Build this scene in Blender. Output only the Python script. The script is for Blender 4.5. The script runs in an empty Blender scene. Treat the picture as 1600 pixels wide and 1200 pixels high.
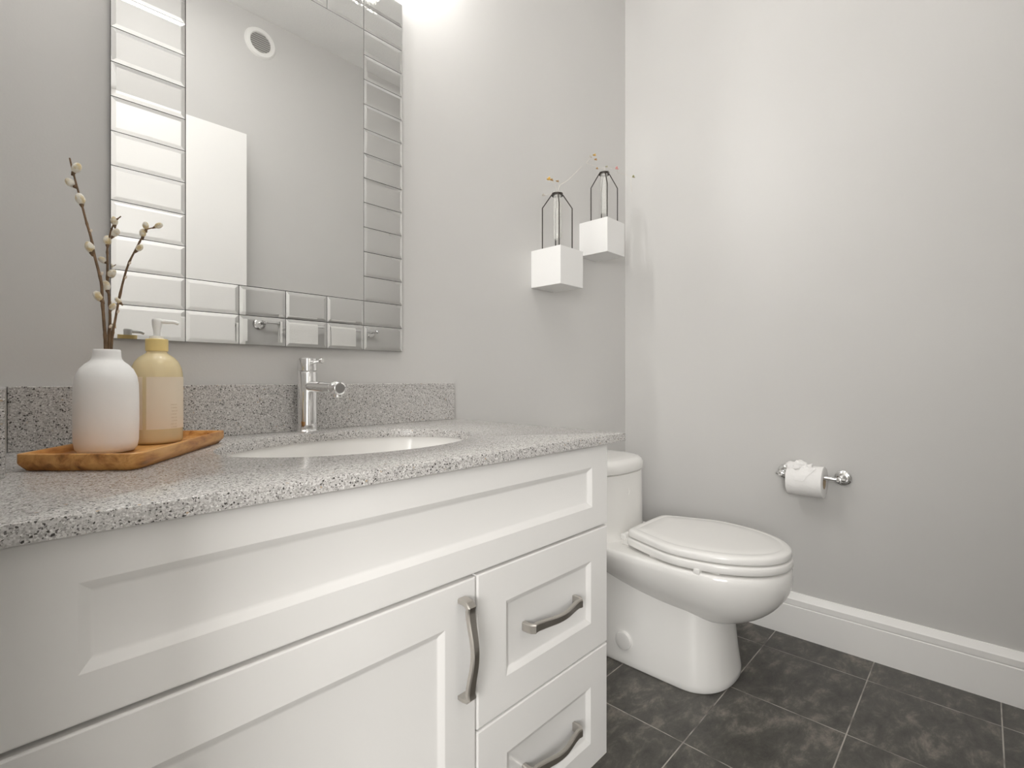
import bpy, bmesh, math, random
from mathutils import Vector, Matrix, noise
from math import sin, cos, pi, radians as R
random.seed(7)
S = bpy.context.scene
C = S.collection

# ------------------------------------------------------------------ camera, world, lights, exposure
cam_d = bpy.data.cameras.new('camera'); cam = bpy.data.objects.new('camera', cam_d); C.objects.link(cam)
cam.location = (0.0, -1.1209, 0.8703); cam.rotation_euler = (R(90), 0, R(-46.64))
cam_d.sensor_width = 36; cam_d.lens = 779.8 / 1600 * 36; cam_d.shift_y = -7.9 / 1600
cam_d.clip_start = 0.01
S.camera = cam
w = bpy.data.worlds.new('world'); S.world = w; w.use_nodes = True
w.node_tree.nodes['Background'].inputs[0].default_value = (1, 1, 1, 1)
w.node_tree.nodes['Background'].inputs[1].default_value = 0.25
S.view_settings.view_transform = 'Standard'; S.view_settings.look = 'None'
S.view_settings.exposure = 0.1; S.view_settings.gamma = 1
S.cycles.diffuse_bounces = 8; S.cycles.max_bounces = 16; S.cycles.glossy_bounces = 6
S.cycles.transparent_max_bounces = 24; S.cycles.sample_clamp_indirect = 6
S.cycles.caustics_reflective = False; S.cycles.caustics_refractive = False
BULB = 560.0       # emission of each vanity bulb
HALL_FILL = 64.0             # added fill through the doorway, from a made-up hall window (W)
CEILING_FILL = 6.5              # emission of the added ceiling fill, shaped as a flush lamp
def area(name, loc, size, power, col=(1, .99, .97)):
    d = bpy.data.lights.new(name, 'AREA'); d.shape = 'DISK'; d.size = size; d.energy = power; d.color = col
    o = bpy.data.objects.new(name, d); o.location = loc; C.objects.link(o); return o
wl = area('hall_fill_light', (-1.735, -2.12, 1.35), 1, HALL_FILL); wl.data.shape = 'RECTANGLE'; wl.data.size = 1.2; wl.data.size_y = 1.0  # fill light added in the hall to brighten the room
wl.rotation_euler = (R(90), 0, R(-90))

# ------------------------------------------------------------------ materials
def nt(name):
    m = bpy.data.materials.new(name); m.use_nodes = True
    return m, m.node_tree, m.node_tree.nodes['Principled BSDF']
def setp(b, **k):
    for a, v in k.items():
        b.inputs[a.replace('_', ' ')].default_value = v
def mat(name, col, rough=.5, metal=0, bump=0, bscale=60, var=0, vscale=4, spec=.5, **k):
    m, t, b = nt(name)
    setp(b, Roughness=rough, Metallic=metal, Base_Color=(*col, 1)); b.inputs['Specular IOR Level'].default_value = spec
    setp(b, **k)
    N = t.nodes; L = t.links
    tc = N.new('ShaderNodeTexCoord')
    if var:
        n = N.new('ShaderNodeTexNoise'); n.inputs['Scale'].default_value = vscale; n.inputs['Detail'].default_value = 4
        r = N.new('ShaderNodeValToRGB')
        r.color_ramp.elements[0].position = .3; r.color_ramp.elements[1].position = .7
        r.color_ramp.elements[0].color = (*[c * (1 - var) for c in col], 1)
        r.color_ramp.elements[1].color = (*[min(1, c * (1 + var)) for c in col], 1)
        L.new(tc.outputs['Object'], n.inputs['Vector']); L.new(n.outputs['Fac'], r.inputs['Fac']); L.new(r.outputs['Color'], b.inputs['Base Color'])
    if bump:
        n2 = N.new('ShaderNodeTexNoise'); n2.inputs['Scale'].default_value = bscale; n2.inputs['Detail'].default_value = 5
        bp = N.new('ShaderNodeBump'); bp.inputs['Strength'].default_value = bump; bp.inputs['Distance'].default_value = .002
        L.new(tc.outputs['Object'], n2.inputs['Vector']); L.new(n2.outputs['Fac'], bp.inputs['Height']); L.new(bp.outputs['Normal'], b.inputs['Normal'])
    return m
M = {}
M['wall'] = mat('wall_paint', (.615, .606, .593), .42, bump=.06, bscale=260, var=.012, vscale=3, spec=.4)
M['ceiling'] = mat('ceiling_texture', (.88, .875, .865), .9, bump=1.0, bscale=160)
M['trim'] = mat('trim_paint', (.90, .89, .875), .35)
M['cab'] = mat('cabinet_lacquer', (.86, .85, .835), .30)
M['hallwall'] = mat('hall_paint', (.80, .79, .775), .6)
M['dark'] = mat('dark_gap', (.05, .045, .04), .8)
M['porcelain'] = mat('white_porcelain', (.84, .83, .81), .07)
M['plastic'] = mat('white_seat_plastic', (.84, .83, .81), .22)
M['matte'] = mat('matte_white_ceramic', (.91, .91, .905), .75, bump=.25, bscale=45, var=.015, vscale=20)
M['cube'] = mat('white_satin_paint', (.80, .795, .785), .45)
M['chrome'] = mat('chrome', (.86, .86, .86), .05, 1)
M['nickel'] = mat('brushed_nickel', (.60, .57, .53), .30, 1)
M['mirror'] = mat('mirror_silver', (.93, .935, .93), .0, 1)
M['wire'] = mat('dark_bronze_wire', (.035, .029, .024), .5, .3)
M['paper'] = mat('toilet_tissue', (.88, .87, .86), .95, bump=.3, bscale=300)
M['card'] = mat('cardboard_core', (.42, .33, .22), .9)
M['towel'] = mat('white_terry', (.86, .85, .83), 1, bump=1, bscale=420)
M['twig'] = mat('twig_bark', (.19, .115, .06), .7, bump=.6, bscale=240, var=.35, vscale=70)
M['vent'] = mat('vent_plastic', (.82, .81, .79), .5)
M['slat'] = mat('vent_slat', (.62, .61, .59), .5)
M['ventdark'] = mat('vent_back', (.36, .35, .34), .9)
def catkin_mat():
    m, t, b = nt('catkin_fur'); N = t.nodes; L = t.links
    setp(b, Roughness=1.0); b.inputs['Sheen Weight'].default_value = .8
    tc = N.new('ShaderNodeTexCoord'); n = N.new('ShaderNodeTexNoise'); n.inputs['Scale'].default_value = 130
    r = N.new('ShaderNodeValToRGB'); r.color_ramp.elements[0].color = (.70, .56, .30, 1); r.color_ramp.elements[1].color = (.88, .84, .74, 1)
    r.color_ramp.elements[0].position = .36; r.color_ramp.elements[1].position = .58
    bp = N.new('ShaderNodeBump'); bp.inputs['Strength'].default_value = .8; bp.inputs['Distance'].default_value = .001
    n2 = N.new('ShaderNodeTexNoise'); n2.inputs['Scale'].default_value = 900
    L.new(tc.outputs['Object'], n.inputs['Vector']); L.new(n.outputs['Fac'], r.inputs['Fac']); L.new(r.outputs['Color'], b.inputs['Base Color'])
    L.new(tc.outputs['Object'], n2.inputs['Vector']); L.new(n2.outputs['Fac'], bp.inputs['Height']); L.new(bp.outputs['Normal'], b.inputs['Normal'])
    return m
M['catkin'] = catkin_mat()
M['bud'] = mat('bud_scale', (.80, .70, .58), .6)

def quartz():
    m, t, b = nt('speckled_grey_quartz'); N = t.nodes; L = t.links
    setp(b, Roughness=.2)
    b.inputs['Specular IOR Level'].default_value = .28
    tc = N.new('ShaderNodeTexCoord')
    nd = N.new('ShaderNodeTexNoise'); nd.inputs['Scale'].default_value = 420; nd.inputs['Detail'].default_value = 2
    L.new(tc.outputs['Object'], nd.inputs['Vector'])
    sc = N.new('ShaderNodeVectorMath'); sc.operation = 'SCALE'; sc.inputs['Scale'].default_value = .0032; L.new(nd.outputs['Color'], sc.inputs[0])
    ad = N.new('ShaderNodeVectorMath'); L.new(tc.outputs['Object'], ad.inputs[0]); L.new(sc.outputs[0], ad.inputs[1])
    def chips(scale, off, lo, size):
        mp = N.new('ShaderNodeMapping'); mp.inputs['Location'].default_value = (off, off * 1.7, off * .6)
        v = N.new('ShaderNodeTexVoronoi'); v.inputs['Scale'].default_value = scale
        L.new(ad.outputs[0], mp.inputs['Vector']); L.new(mp.outputs['Vector'], v.inputs['Vector'])
        s = N.new('ShaderNodeSeparateColor'); L.new(v.outputs['Color'], s.inputs['Color'])
        def step(sock, a, bb):
            r = N.new('ShaderNodeMapRange'); r.inputs['From Min'].default_value = a; r.inputs['From Max'].default_value = bb; L.new(sock, r.inputs['Value']); return r.outputs[0]
        x = N.new('ShaderNodeMath'); x.operation = 'MULTIPLY'; L.new(step(s.outputs[0], lo, lo + .01), x.inputs[0]); L.new(step(v.outputs['Distance'], size, size - .15), x.inputs[1])
        return x.outputs[0], s
    def mix(f, a, bcol):
        x = N.new('ShaderNodeMix'); x.data_type = 'RGBA'; L.new(f, x.inputs[0]); L.new(a, x.inputs[6]); x.inputs[7].default_value = (*bcol, 1); return x.outputs[2]
    _, s0 = chips(700, 0, .5, .5)
    r0 = N.new('ShaderNodeValToRGB'); r0.color_ramp.elements[0].color = (.34, .325, .31, 1); r0.color_ramp.elements[1].color = (.68, .665, .65, 1)
    L.new(s0.outputs[0], r0.inputs['Fac']); col = r0.outputs['Color']
    for scale, off, lo, size, c in ((560, 9.1, .90, .62, (.70, .69, .67)), (600, 3.1, .87, .62, (.12, .113, .107)), (380, 5.3, .90, .55, (.065, .06, .056)), (400, 7.7, .93, .5, (.80, .79, .77)), (240, 12.3, .975, .42, (.46, .36, .26))):
        f, _ = chips(scale, off, lo, size); col = mix(f, col, c)
    L.new(col, b.inputs['Base Color'])
    return m
M['quartz'] = quartz()

def slate():
    m, t, b = nt('dark_slate_floor_tile'); N = t.nodes; L = t.links
    tc = N.new('ShaderNodeTexCoord'); sp = N.new('ShaderNodeSeparateXYZ'); L.new(tc.outputs['Object'], sp.inputs[0])
    def math_(op, a, bb=None, c=None):
        x = N.new('ShaderNodeMath'); x.operation = op
        for i, v in enumerate((a, bb, c)):
            if v is None: continue
            if isinstance(v, (int, float)): x.inputs[i].default_value = v
            else: L.new(v, x.inputs[i])
        return x.outputs[0]
    def axis(sock, off, pitch):
        u = math_('DIVIDE', math_('SUBTRACT', sock, off), pitch)
        d = math_('MULTIPLY', math_('ABSOLUTE', math_('SUBTRACT', u, math_('ROUND', u))), pitch)
        return d, math_('FLOOR', u)
    dx, ix = axis(sp.outputs[0], 1.4507, .301); dy, iy = axis(sp.outputs[1], -.5985, .2785)
    d = math_('MINIMUM', dx, dy)
    g = N.new('ShaderNodeMapRange'); g.inputs['From Min'].default_value = .0010; g.inputs['From Max'].default_value = .0017
    g.inputs['To Min'].default_value = 1; g.inputs['To Max'].default_value = 0; L.new(d, g.inputs['Value'])
    cb = N.new('ShaderNodeCombineXYZ'); L.new(ix, cb.inputs[0]); L.new(iy, cb.inputs[1])
    wn = N.new('ShaderNodeTexWhiteNoise'); wn.noise_dimensions = '3D'; L.new(cb.outputs[0], wn.inputs['Vector'])
    sc = N.new('ShaderNodeVectorMath'); sc.operation = 'SCALE'; sc.inputs['Scale'].default_value = 9; L.new(wn.outputs['Color'], sc.inputs[0])
    ad = N.new('ShaderNodeVectorMath'); L.new(tc.outputs['Object'], ad.inputs[0]); L.new(sc.outputs[0], ad.inputs[1])
    mp = N.new('ShaderNodeMapping'); mp.inputs['Rotation'].default_value = (0, 0, .5); mp.inputs['Scale'].default_value = (1, 1.9, 1); L.new(ad.outputs[0], mp.inputs['Vector'])
    n1 = N.new('ShaderNodeTexNoise'); n1.inputs['Scale'].default_value = 10; n1.inputs['Detail'].default_value = 11; n1.inputs['Roughness'].default_value = .74; n1.inputs['Distortion'].default_value = .3
    L.new(mp.outputs[0], n1.inputs['Vector'])
    r = N.new('ShaderNodeValToRGB'); e = r.color_ramp.elements
    e[0].position = .34; e[0].color = (.044, .041, .037, 1); e[1].position = .68; e[1].color = (.24, .215, .185, 1)
    k = r.color_ramp.elements.new(.52); k.color = (.092, .087, .076, 1)
    L.new(n1.outputs['Fac'], r.inputs['Fac'])
    n3 = N.new('ShaderNodeTexNoise'); n3.inputs['Scale'].default_value = 14; L.new(tc.outputs['Object'], n3.inputs['Vector'])
    gr = N.new('ShaderNodeValToRGB'); gr.color_ramp.elements[0].color = (.10, .09, .08, 1); gr.color_ramp.elements[1].color = (.44, .41, .37, 1)
    gr.color_ramp.elements[0].position = .3; gr.color_ramp.elements[1].position = .55; L.new(n3.outputs['Fac'], gr.inputs['Fac'])
    x = N.new('ShaderNodeMix'); x.data_type = 'RGBA'; L.new(g.outputs[0], x.inputs[0]); L.new(r.outputs['Color'], x.inputs[6]); L.new(gr.outputs['Color'], x.inputs[7])
    L.new(x.outputs[2], b.inputs['Base Color'])
    rr = N.new('ShaderNodeMapRange'); rr.inputs['To Min'].default_value = .26; rr.inputs['To Max'].default_value = .5; L.new(n1.outputs['Fac'], rr.inputs['Value']); L.new(rr.outputs[0], b.inputs['Roughness'])
    h = math_('SUBTRACT', math_('MULTIPLY', n1.outputs['Fac'], .5), g.outputs[0])
    bp = N.new('ShaderNodeBump'); bp.inputs['Strength'].default_value = .45; bp.inputs['Distance'].default_value = .003; L.new(h, bp.inputs['Height']); L.new(bp.outputs['Normal'], b.inputs['Normal'])
    return m
M['slate'] = slate()

def wood():
    m, t, b = nt('acacia_wood'); N = t.nodes; L = t.links
    setp(b, Roughness=.38)
    tc = N.new('ShaderNodeTexCoord'); rt = N.new('ShaderNodeMapping'); rt.inputs['Rotation'].default_value = (0, 0, R(-54)); L.new(tc.outputs['Object'], rt.inputs['Vector'])
    mp = N.new('ShaderNodeMapping'); mp.inputs['Scale'].default_value = (1.0, 4.5, 4.5); L.new(rt.outputs[0], mp.inputs['Vector'])
    n = N.new('ShaderNodeTexNoise'); n.inputs['Scale'].default_value = 11; n.inputs['Detail'].default_value = 6; n.inputs['Roughness'].default_value = .62; n.inputs['Distortion'].default_value = .5
    L.new(mp.outputs[0], n.inputs['Vector'])
    r = N.new('ShaderNodeValToRGB'); e = r.color_ramp.elements
    e[0].position = .30; e[0].color = (.13, .045, .010, 1); e[1].position = .70; e[1].color = (.72, .40, .145, 1)
    k = e.new(.43); k.color = (.44, .19, .048, 1); k = e.new(.55); k.color = (.62, .32, .10, 1)
    L.new(n.outputs['Fac'], r.inputs['Fac']); L.new(r.outputs['Color'], b.inputs['Base Color'])
    return m
M['wood'] = wood()

def clear(name, tint, transp, rough=.05, emis=None):
    # thin clear glass: mostly see-through with a glossy skin
    m, t, b = nt(name); N = t.nodes; L = t.links
    setp(b, Roughness=rough, Base_Color=(*tint, 1))
    tr = N.new('ShaderNodeBsdfTransparent'); tr.inputs[0].default_value = (*tint, 1)
    x = N.new('ShaderNodeMixShader'); x.inputs[0].default_value = transp
    L.new(b.outputs[0], x.inputs[1]); L.new(tr.outputs[0], x.inputs[2]); L.new(x.outputs[0], N['Material Output'].inputs['Surface'])
    return m
M['tube'] = clear('thin_clear_glass', (.97, .97, .96), .84, .03)
M['crystal'] = clear('crystal_glass', (.97, .97, .96), .62, .02)
M['bottle'] = clear('frosted_amber_plastic', (.91, .79, .50), .30, .22)
M['liquid'] = mat('amber_soap', (.60, .36, .075), .3, Subsurface_Weight=.4, Subsurface_Radius=(.02, .012, .004))
M['label'] = mat('cream_label', (.78, .68, .54), .6)
M['ink'] = mat('label_ink', (.66, .54, .38), .7)
M['collar'] = mat('yellow_collar', (.80, .62, .26), .4)
M['pump'] = mat('frosted_white_pump', (.88, .88, .86), .35)
M['petal_y'] = mat('petal_yellow', (.72, .45, .10), .7)
M['petal_o'] = mat('petal_ochre', (.42, .25, .10), .7)
M['petal_p'] = mat('petal_pink', (.72, .34, .32), .7)
M['petal_g'] = mat('petal_green', (.40, .38, .20), .7)
M['stem_pale'] = mat('pale_stem', (.60, .56, .50), .6)
def emit(name, col, s):
    m, t, b = nt(name); setp(b, Base_Color=(*col, 1), Roughness=.4)
    b.inputs['Emission Color'].default_value = (*col, 1); b.inputs['Emission Strength'].default_value = s; return m
M['fill_glow'] = emit('added_fill_glow', (1, .985, .96), CEILING_FILL)  # glow of the added ceiling fill
M['bulb'] = emit('lit_bulb', (1, .985, .96), BULB)

# ------------------------------------------------------------------ mesh helpers
ROOT = {}
def link(name, bm, m, parent=None, ang=38, smooth=True, recalc=True):
    if recalc: bmesh.ops.recalc_face_normals(bm, faces=bm.faces)
    top = parent
    while top is not None and top.parent is not None: top = top.parent
    if top is not None: bmesh.ops.translate(bm, verts=bm.verts, vec=-Vector(top.location))
    me = bpy.data.meshes.new(name); bm.to_mesh(me); bm.free()
    if smooth:
        for p in me.polygons: p.use_smooth = True
        me.set_sharp_from_angle(angle=R(ang))
    for mm in (m if isinstance(m, (list, tuple)) else [m]): me.materials.append(mm)
    o = bpy.data.objects.new(name, me); C.objects.link(o); o.parent = parent
    return o
def tag(o, label, cat, group=None):
    o['label'] = label; o['category'] = cat
    if group: o['group'] = group
    return o
def thing(name, loc, label, cat, group=None):
    o = bpy.data.objects.new(name, None); o.location = loc; o.empty_display_size = .05; C.objects.link(o)
    return tag(o, label, cat, group)
def struct(name, bm, m, parent=None, **k):
    o = link(name, bm, m, parent, **k)
    if parent is None: o['kind'] = 'structure'
    return o
def box(bm, x0, x1, y0, y1, z0, z1, bev=0, seg=2):
    r = bmesh.ops.create_cube(bm, size=1)
    vs = r['verts']
    for v in vs: v.co = Vector(((x0 + x1) / 2 + v.co.x * (x1 - x0), (y0 + y1) / 2 + v.co.y * (y1 - y0), (z0 + z1) / 2 + v.co.z * (z1 - z0)))
    if bev:
        es = list({e for v in vs for e in v.link_edges})
        bmesh.ops.bevel(bm, geom=es, offset=bev, segments=seg, profile=.5, affect='EDGES')
    return bm
def BM(): return bmesh.new()
def bx(*a, **k): return box(BM(), *a, **k)
def loft(bm, loops, cap0=False, cap1=False, close=False):
    vl = [[bm.verts.new(p) for p in lp] for lp in loops]
    n = len(vl[0])
    pairs = list(zip(vl, vl[1:])) + ([(vl[-1], vl[0])] if close else [])
    for a, b in pairs:
        for i in range(n):
            j = (i + 1) % n
            try: bm.faces.new((a[i], a[j], b[j], b[i]))
            except ValueError: pass
    if cap0: bm.faces.new(vl[0][::-1])
    if cap1: bm.faces.new(vl[-1])
    return bm
def lathe(bm, prof, cx=0, cy=0, n=48, cap0=True, cap1=True, axis='z', base=0):
    loops = []
    for r, h in prof:
        lp = []
        for i in range(n):
            a = 2 * pi * i / n
            u, v = r * cos(a), r * sin(a)
            lp.append((cx + u, cy + v, base + h))
        loops.append(lp)
    return loft(bm, loops, cap0, cap1)
def frame(d):
    d = Vector(d).normalized()
    up = Vector((0, 0, 1)) if abs(d.z) < .9 else Vector((1, 0, 0))
    x = d.cross(up).normalized(); y = d.cross(x).normalized()
    return d, x, y
def revolve(bm, p, d, prof, n=32, cap0=True, cap1=True):
    d, x, y = frame(d); p = Vector(p)
    loops = [[p + d * h + (x * cos(2 * pi * i / n) + y * sin(2 * pi * i / n)) * r for i in range(n)] for r, h in prof]
    return loft(bm, loops, cap0, cap1)
def tube(bm, pts, rad, n=10, cap=True):
    pts = [Vector(p) for p in pts]
    if isinstance(rad, (int, float)): rad = [rad] * len(pts)
    _, x, _ = frame(pts[1] - pts[0]); loops = []
    for i, p in enumerate(pts):
        a = pts[max(i - 1, 0)]; b = pts[min(i + 1, len(pts) - 1)]
        d = (b - a).normalized(); x = (x - d * x.dot(d)).normalized(); y = d.cross(x)
        loops.append([p + (x * cos(2 * pi * k / n) + y * sin(2 * pi * k / n)) * rad[i] for k in range(n)])
    return loft(bm, loops, cap, cap)
def smooth_pts(pts, k=4):
    pts = [Vector(p) for p in pts]; out = []
    P = [pts[0] * 2 - pts[1]] + pts + [pts[-1] * 2 - pts[-2]]
    for i in range(1, len(P) - 2):
        for s in range(k):
            t = s / k; a, b, c, d = P[i - 1], P[i], P[i + 1], P[i + 2]
            out.append(.5 * ((2 * b) + (c - a) * t + (2 * a - 5 * b + 4 * c - d) * t * t + (3 * b - a - 3 * c + d) * t ** 3))
    out.append(pts[-1]); return out
def ellipsoid(bm, c, r, d=(0, 0, 1), seg=16, ring=10, jit=0):
    d, x, y = frame(d); c = Vector(c); loops = []
    for j in range(1, ring):
        th = pi * j / ring; lp = []
        for i in range(seg):
            a = 2 * pi * i / seg; k = 1 + (random.random() - .5) * jit
            lp.append(c + (x * (r[0] * sin(th) * cos(a)) + y * (r[1] * sin(th) * sin(a))) * k - d * (r[2] * cos(th)) * k)
        loops.append(lp)
    loft(bm, loops)
    a = bm.verts.new(c - d * r[2]); b = bm.verts.new(c + d * r[2]); bm.verts.ensure_lookup_table()
    n = len(bm.verts); base = n - 2 - seg * (ring - 1)
    for i in range(seg):
        j = (i + 1) % seg
        bm.faces.new((bm.verts[base + j], bm.verts[base + i], a))
        o = base + seg * (ring - 2); bm.faces.new((bm.verts[o + i], bm.verts[o + j], b))
    return bm

# ------------------------------------------------------------------ room shell
XR, YB, ZC = 1.8971, -1.62, 2.74          # right wall, wall behind the camera side, ceiling
HX0, HY0, HY1 = -1.75, -3.1, .7           # hallway beyond the doorway
struct('floor', bx(HX0, XR, HY0, HY1, -.05, 0), M['slate'], smooth=False)
struct('ceiling', bx(HX0, XR, HY0, HY1, ZC, ZC + .05), M['ceiling'], smooth=False)
struct('wall_back', bx(-.1, XR + .1, 0, .1, 0, ZC), M['wall'], smooth=False)
struct('wall_right', bx(XR, XR + .1, YB - .1, 0, 0, ZC), M['wall'], smooth=False)
struct('wall_opposite', bx(-.1, XR + .1, YB - .1, YB, 0, ZC), M['wall'], smooth=False)
bm = BM(); box(bm, -.1, 0, -.68, 0, 0, ZC); box(bm, -.1, 0, YB, -1.525, 0, ZC); box(bm, -.1, 0, -1.525, -.68, 2.08, ZC)
struct('wall_left', bm, M['wall'], smooth=False)
bm = BM(); box(bm, HX0 - .1, HX0, HY0, HY1, 0, ZC); box(bm, HX0, -.1, HY0 - .1, HY0, 0, ZC); box(bm, HX0, -.1, HY1, HY1 + .1, 0, ZC)
box(bm, -.1, 0, HY0, YB - .1, 0, ZC); box(bm, -.1, 0, .1, HY1, 0, ZC)
struct('wall_hall', bm, M['hallwall'], smooth=False)
def baseboard(name, axis, c, a0, a1, sgn):
    # profile: flat board, shadow groove, sloped top
    prof = [(0, 0), (.017, 0), (.017, .101), (.0155, .103), (.0155, .105), (.0165, .107), (.0165, .124), (.013, .128), (.0045, .1435), (0, .1441)]
    lp = []
    for a in (a0, a1):
        lp.append([((c + sgn * t, a, z) if axis == 'y' else (a, c + sgn * t, z)) for t, z in prof])
    struct(name, loft(BM(), lp, True, True), M['trim'], ang=20)
baseboard('baseboard_right', 'y', XR, YB, 0, -1)
baseboard('baseboard_back', 'x', 0, .906, XR - .017, -1)
baseboard('baseboard_opposite', 'x', YB, 0, XR - .017, 1)
bm = BM(); box(bm, -.1, 0, -.70, -.68, 0, 2.08); box(bm, -.1, 0, -1.525, -1.505, 0, 2.08); box(bm, -.1, 0, -1.505, -.70, 2.06, 2.08)
struct('trim_doorway', bm, M['trim'], smooth=False)

# open door leaf, swung back along the opposite wall
dr = bx(.112, .877, -1.535, -1.5, .012, 2.058, bev=.002)
d = struct('door_1', dr, M['trim'])
bm = BM()
revolve(bm, (.812, -1.4995, .93), (0, 1, 0), [(.026, 0), (.026, .006), (.011, .010), (.011, .03), (.024, .036), (.029, .05), (.022, .062), (.008, .066)])
link('door_knob', bm, M['nickel'], d)

# made-up hall window around the added fill area light, unseen from the camera
wn = struct('fill_window_1', bx(HX0, HX0 + .006, -2.72, -1.52, .85, 1.85), M['trim'], smooth=False)
bm = BM()
for y0, y1, z0, z1 in ((-2.76, -2.72, .77, 1.93), (-1.52, -1.44, .77, 1.93), (-2.72, -1.52, .77, .85), (-2.72, -1.52, 1.85, 1.93)): box(bm, HX0, HX0 + .02, y0, y1, z0, z1)
link('fill_window_frame', bm, M['trim'], wn, smooth=False)

# added fill light shaped as a flush ceiling lamp, out of view
t = thing('added_ceiling_fill', (.50, -1.0, ZC), 'added ceiling fill light shaped as a round flush lamp, out of view', 'light')
link('fill_light_base', lathe(BM(), [(.275, -.02), (.28, -.012), (.28, 0)], .50, -1.0, base=ZC), M['trim'], t)
link('fill_diffuser', lathe(BM(), [(.20, -.07), (.25, -.055), (.265, -.021)], .50, -1.0, base=ZC), M['fill_glow'], t)

# ------------------------------------------------------------------ round vent on the opposite wall
t = thing('wall_vent', (.982, YB, 2.605), 'round white wall vent reflected near the top of the mirror', 'vent')
vc = Vector((.982, YB, 2.605))
bm = BM(); loft(bm, [[vc + Vector((r * cos(2 * pi * i / 48), h, r * sin(2 * pi * i / 48))) for i in range(48)] for r, h in ((.05, .0005), (.05, .008), (.054, .012), (.07, .010), (.0775, .0005))])
link('rim', bm, M['vent'], t)
link('backing', revolve(BM(), vc + Vector((0, .0004, 0)), (0, 1, 0), [(.051, 0), (.051, .0015)]), M['ventdark'], t)
bm = BM()
for k in range(-4, 5):
    z = k * .0108; hw = math.sqrt(max(.0001, .0495 ** 2 - z * z))
    loft(bm, [[vc + Vector((x, .0025 + a, z + b)) for a, b in ((0, .003), (.001, .0045), (.007, -.0015), (.006, -.003))] for x in (-hw, hw)], True, True)
link('louvre', bm, M['slat'], t)

# ------------------------------------------------------------------ towel bar with two hand towels on the opposite wall
BZ, BY = 1.155, YB + .072
t = thing('towel_bar', (1.29, YB, BZ), 'chrome towel bar on the wall opposite the mirror, seen in the mirror tiles', 'towel bar')
for x in (.972, 1.622):
    bm = revolve(BM(), (x, YB, BZ - .004), (0, 1, 0), [(.030, 0), (.030, .005), (.024, .009), (.018, .011)])
    fl = link('flange', bm, M['chrome'], t)
    link('post', revolve(BM(), (x, YB + .010, BZ - .004), (0, 1, 0), [(.009, 0), (.009, .068), (.0095, .075), (.006, .079)]), M['chrome'], fl)
link('bar', revolve(BM(), (.962, BY, BZ), (1, 0, 0), [(.006, 0), (.0078, .002), (.0078, .668), (.006, .67)]), M['chrome'], t)
def hand_towel(x0, x1, lab):
    bm = BM(); nx, path = 14, []
    for i in range(13): path.append((-.0135 - .003, BZ - .33 + i * .33 / 12))
    for i in range(1, 8): a = pi - pi * i / 8; path.append((.0165 * cos(a), BZ + .0125 * sin(a)))
    for i in range(15): path.append((.0165, BZ - i * .36 / 14))
    loops = []
    for k in range(nx + 1):
        u = k / nx; x = x0 + (x1 - x0) * u
        wv = .0018 * sin(u * 9 + 1)
        loops.append([(x, BY + p[0] + (wv if p[0] > 0 else 0) * min(1, (BZ - p[1]) * 8 if p[1] < BZ else 0), p[1]) for p in path])
    vl = [[bm.verts.new(p) for p in lp] for lp in loops]
    for a, b in zip(vl, vl[1:]):
        for i in range(len(path) - 1): bm.faces.new((a[i], a[i + 1], b[i + 1], b[i]))
    bmesh.ops.recalc_face_normals(bm, faces=bm.faces)
    bmesh.ops.solidify(bm, geom=bm.faces[:], thickness=.006)
    tag(link('hand_towel', bm, M['towel'], ang=60), lab, 'towel', 'hand towels on the towel bar')
hand_towel(1.045, 1.245, 'white hand towel on the towel bar, the one nearer the open door')
hand_towel(1.325, 1.475, 'white hand towel on the towel bar, the one farther from the door')

# ------------------------------------------------------------------ vanity cabinet
VX0, VX1, FY = .003, .904, -.545
t = thing('vanity_cabinet', (.45, -.27, 0), 'white shaker bathroom vanity cabinet with one door and two drawers', 'cabinet')
bm = BM()
box(bm, VX0, VX0 + .018, -.524, -.003, .075, .7362); box(bm, VX1 - .018, VX1, -.524, -.003, .083, .7362)
box(bm, VX0 + .018, VX1 - .018, -.524, -.003, .075, .093); box(bm, VX0 + .018, VX1 - .018, -.012, -.003, .093, .7362)
box(bm, VX0 + .018, VX1 - .018, -.524, -.506, .700, .7362); box(bm, .515, .545, -.524, -.506, .093, .57); box(bm, VX0 + .018, VX1 - .018, -.524, -.506, .555, .576)
link('carcass', bm, M['cab'], t, smooth=False)
link('toe_kick', bx(VX0, VX1 - .06, -.478, -.46, 0, .075), M['cab'], t, smooth=False)
def shaker(x0, x1, z0, z1, rx0, rx1, rz0, rz1):
    def rect(a, b, c, dd, y): return [(a, y, c), (b, y, c), (b, y, dd), (a, y, dd)]
    g, dep, bev = .0, .0065, .0085
    L_ = [rect(x0, x1, z0, z1, FY + .02), rect(x0, x1, z0, z1, FY + .0022), rect(x0 + .0007, x1 - .0007, z0 + .0007, z1 - .0007, FY + .0007), rect(x0 + .0022, x1 - .0022, z0 + .0022, z1 - .0022, FY),
          rect(rx0, rx1, rz0, rz1, FY), rect(rx0 + .0015, rx1 - .0015, rz0 + .0015, rz1 - .0015, FY + .0006), rect(rx0 + bev, rx1 - bev, rz0 + bev, rz1 - bev, FY + dep - .0012), rect(rx0 + bev + .004, rx1 - bev - .004, rz0 + bev + .004, rz1 - bev - .004, FY + dep)]
    return loft(BM(), L_, True, True)
link('front_panel', shaker(VX0, .9035, .567, .7345, .0565, .8465, .6105, .6915), M['cab'], t, ang=18)
door = link('door', shaker(VX0, .5275, .084, .5615, .063, .4665, .145, .5005), M['cab'], t, ang=18)
d1 = link('drawer', shaker(.5315, .9015, .3195, .5625, .5955, .8425, .3765, .5025), M['cab'], t, ang=18)
d2 = link('drawer', shaker(.5315, .9010, .0835, .3155, .5975, .8415, .1345, .2492), M['cab'], t, ang=18)
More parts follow.
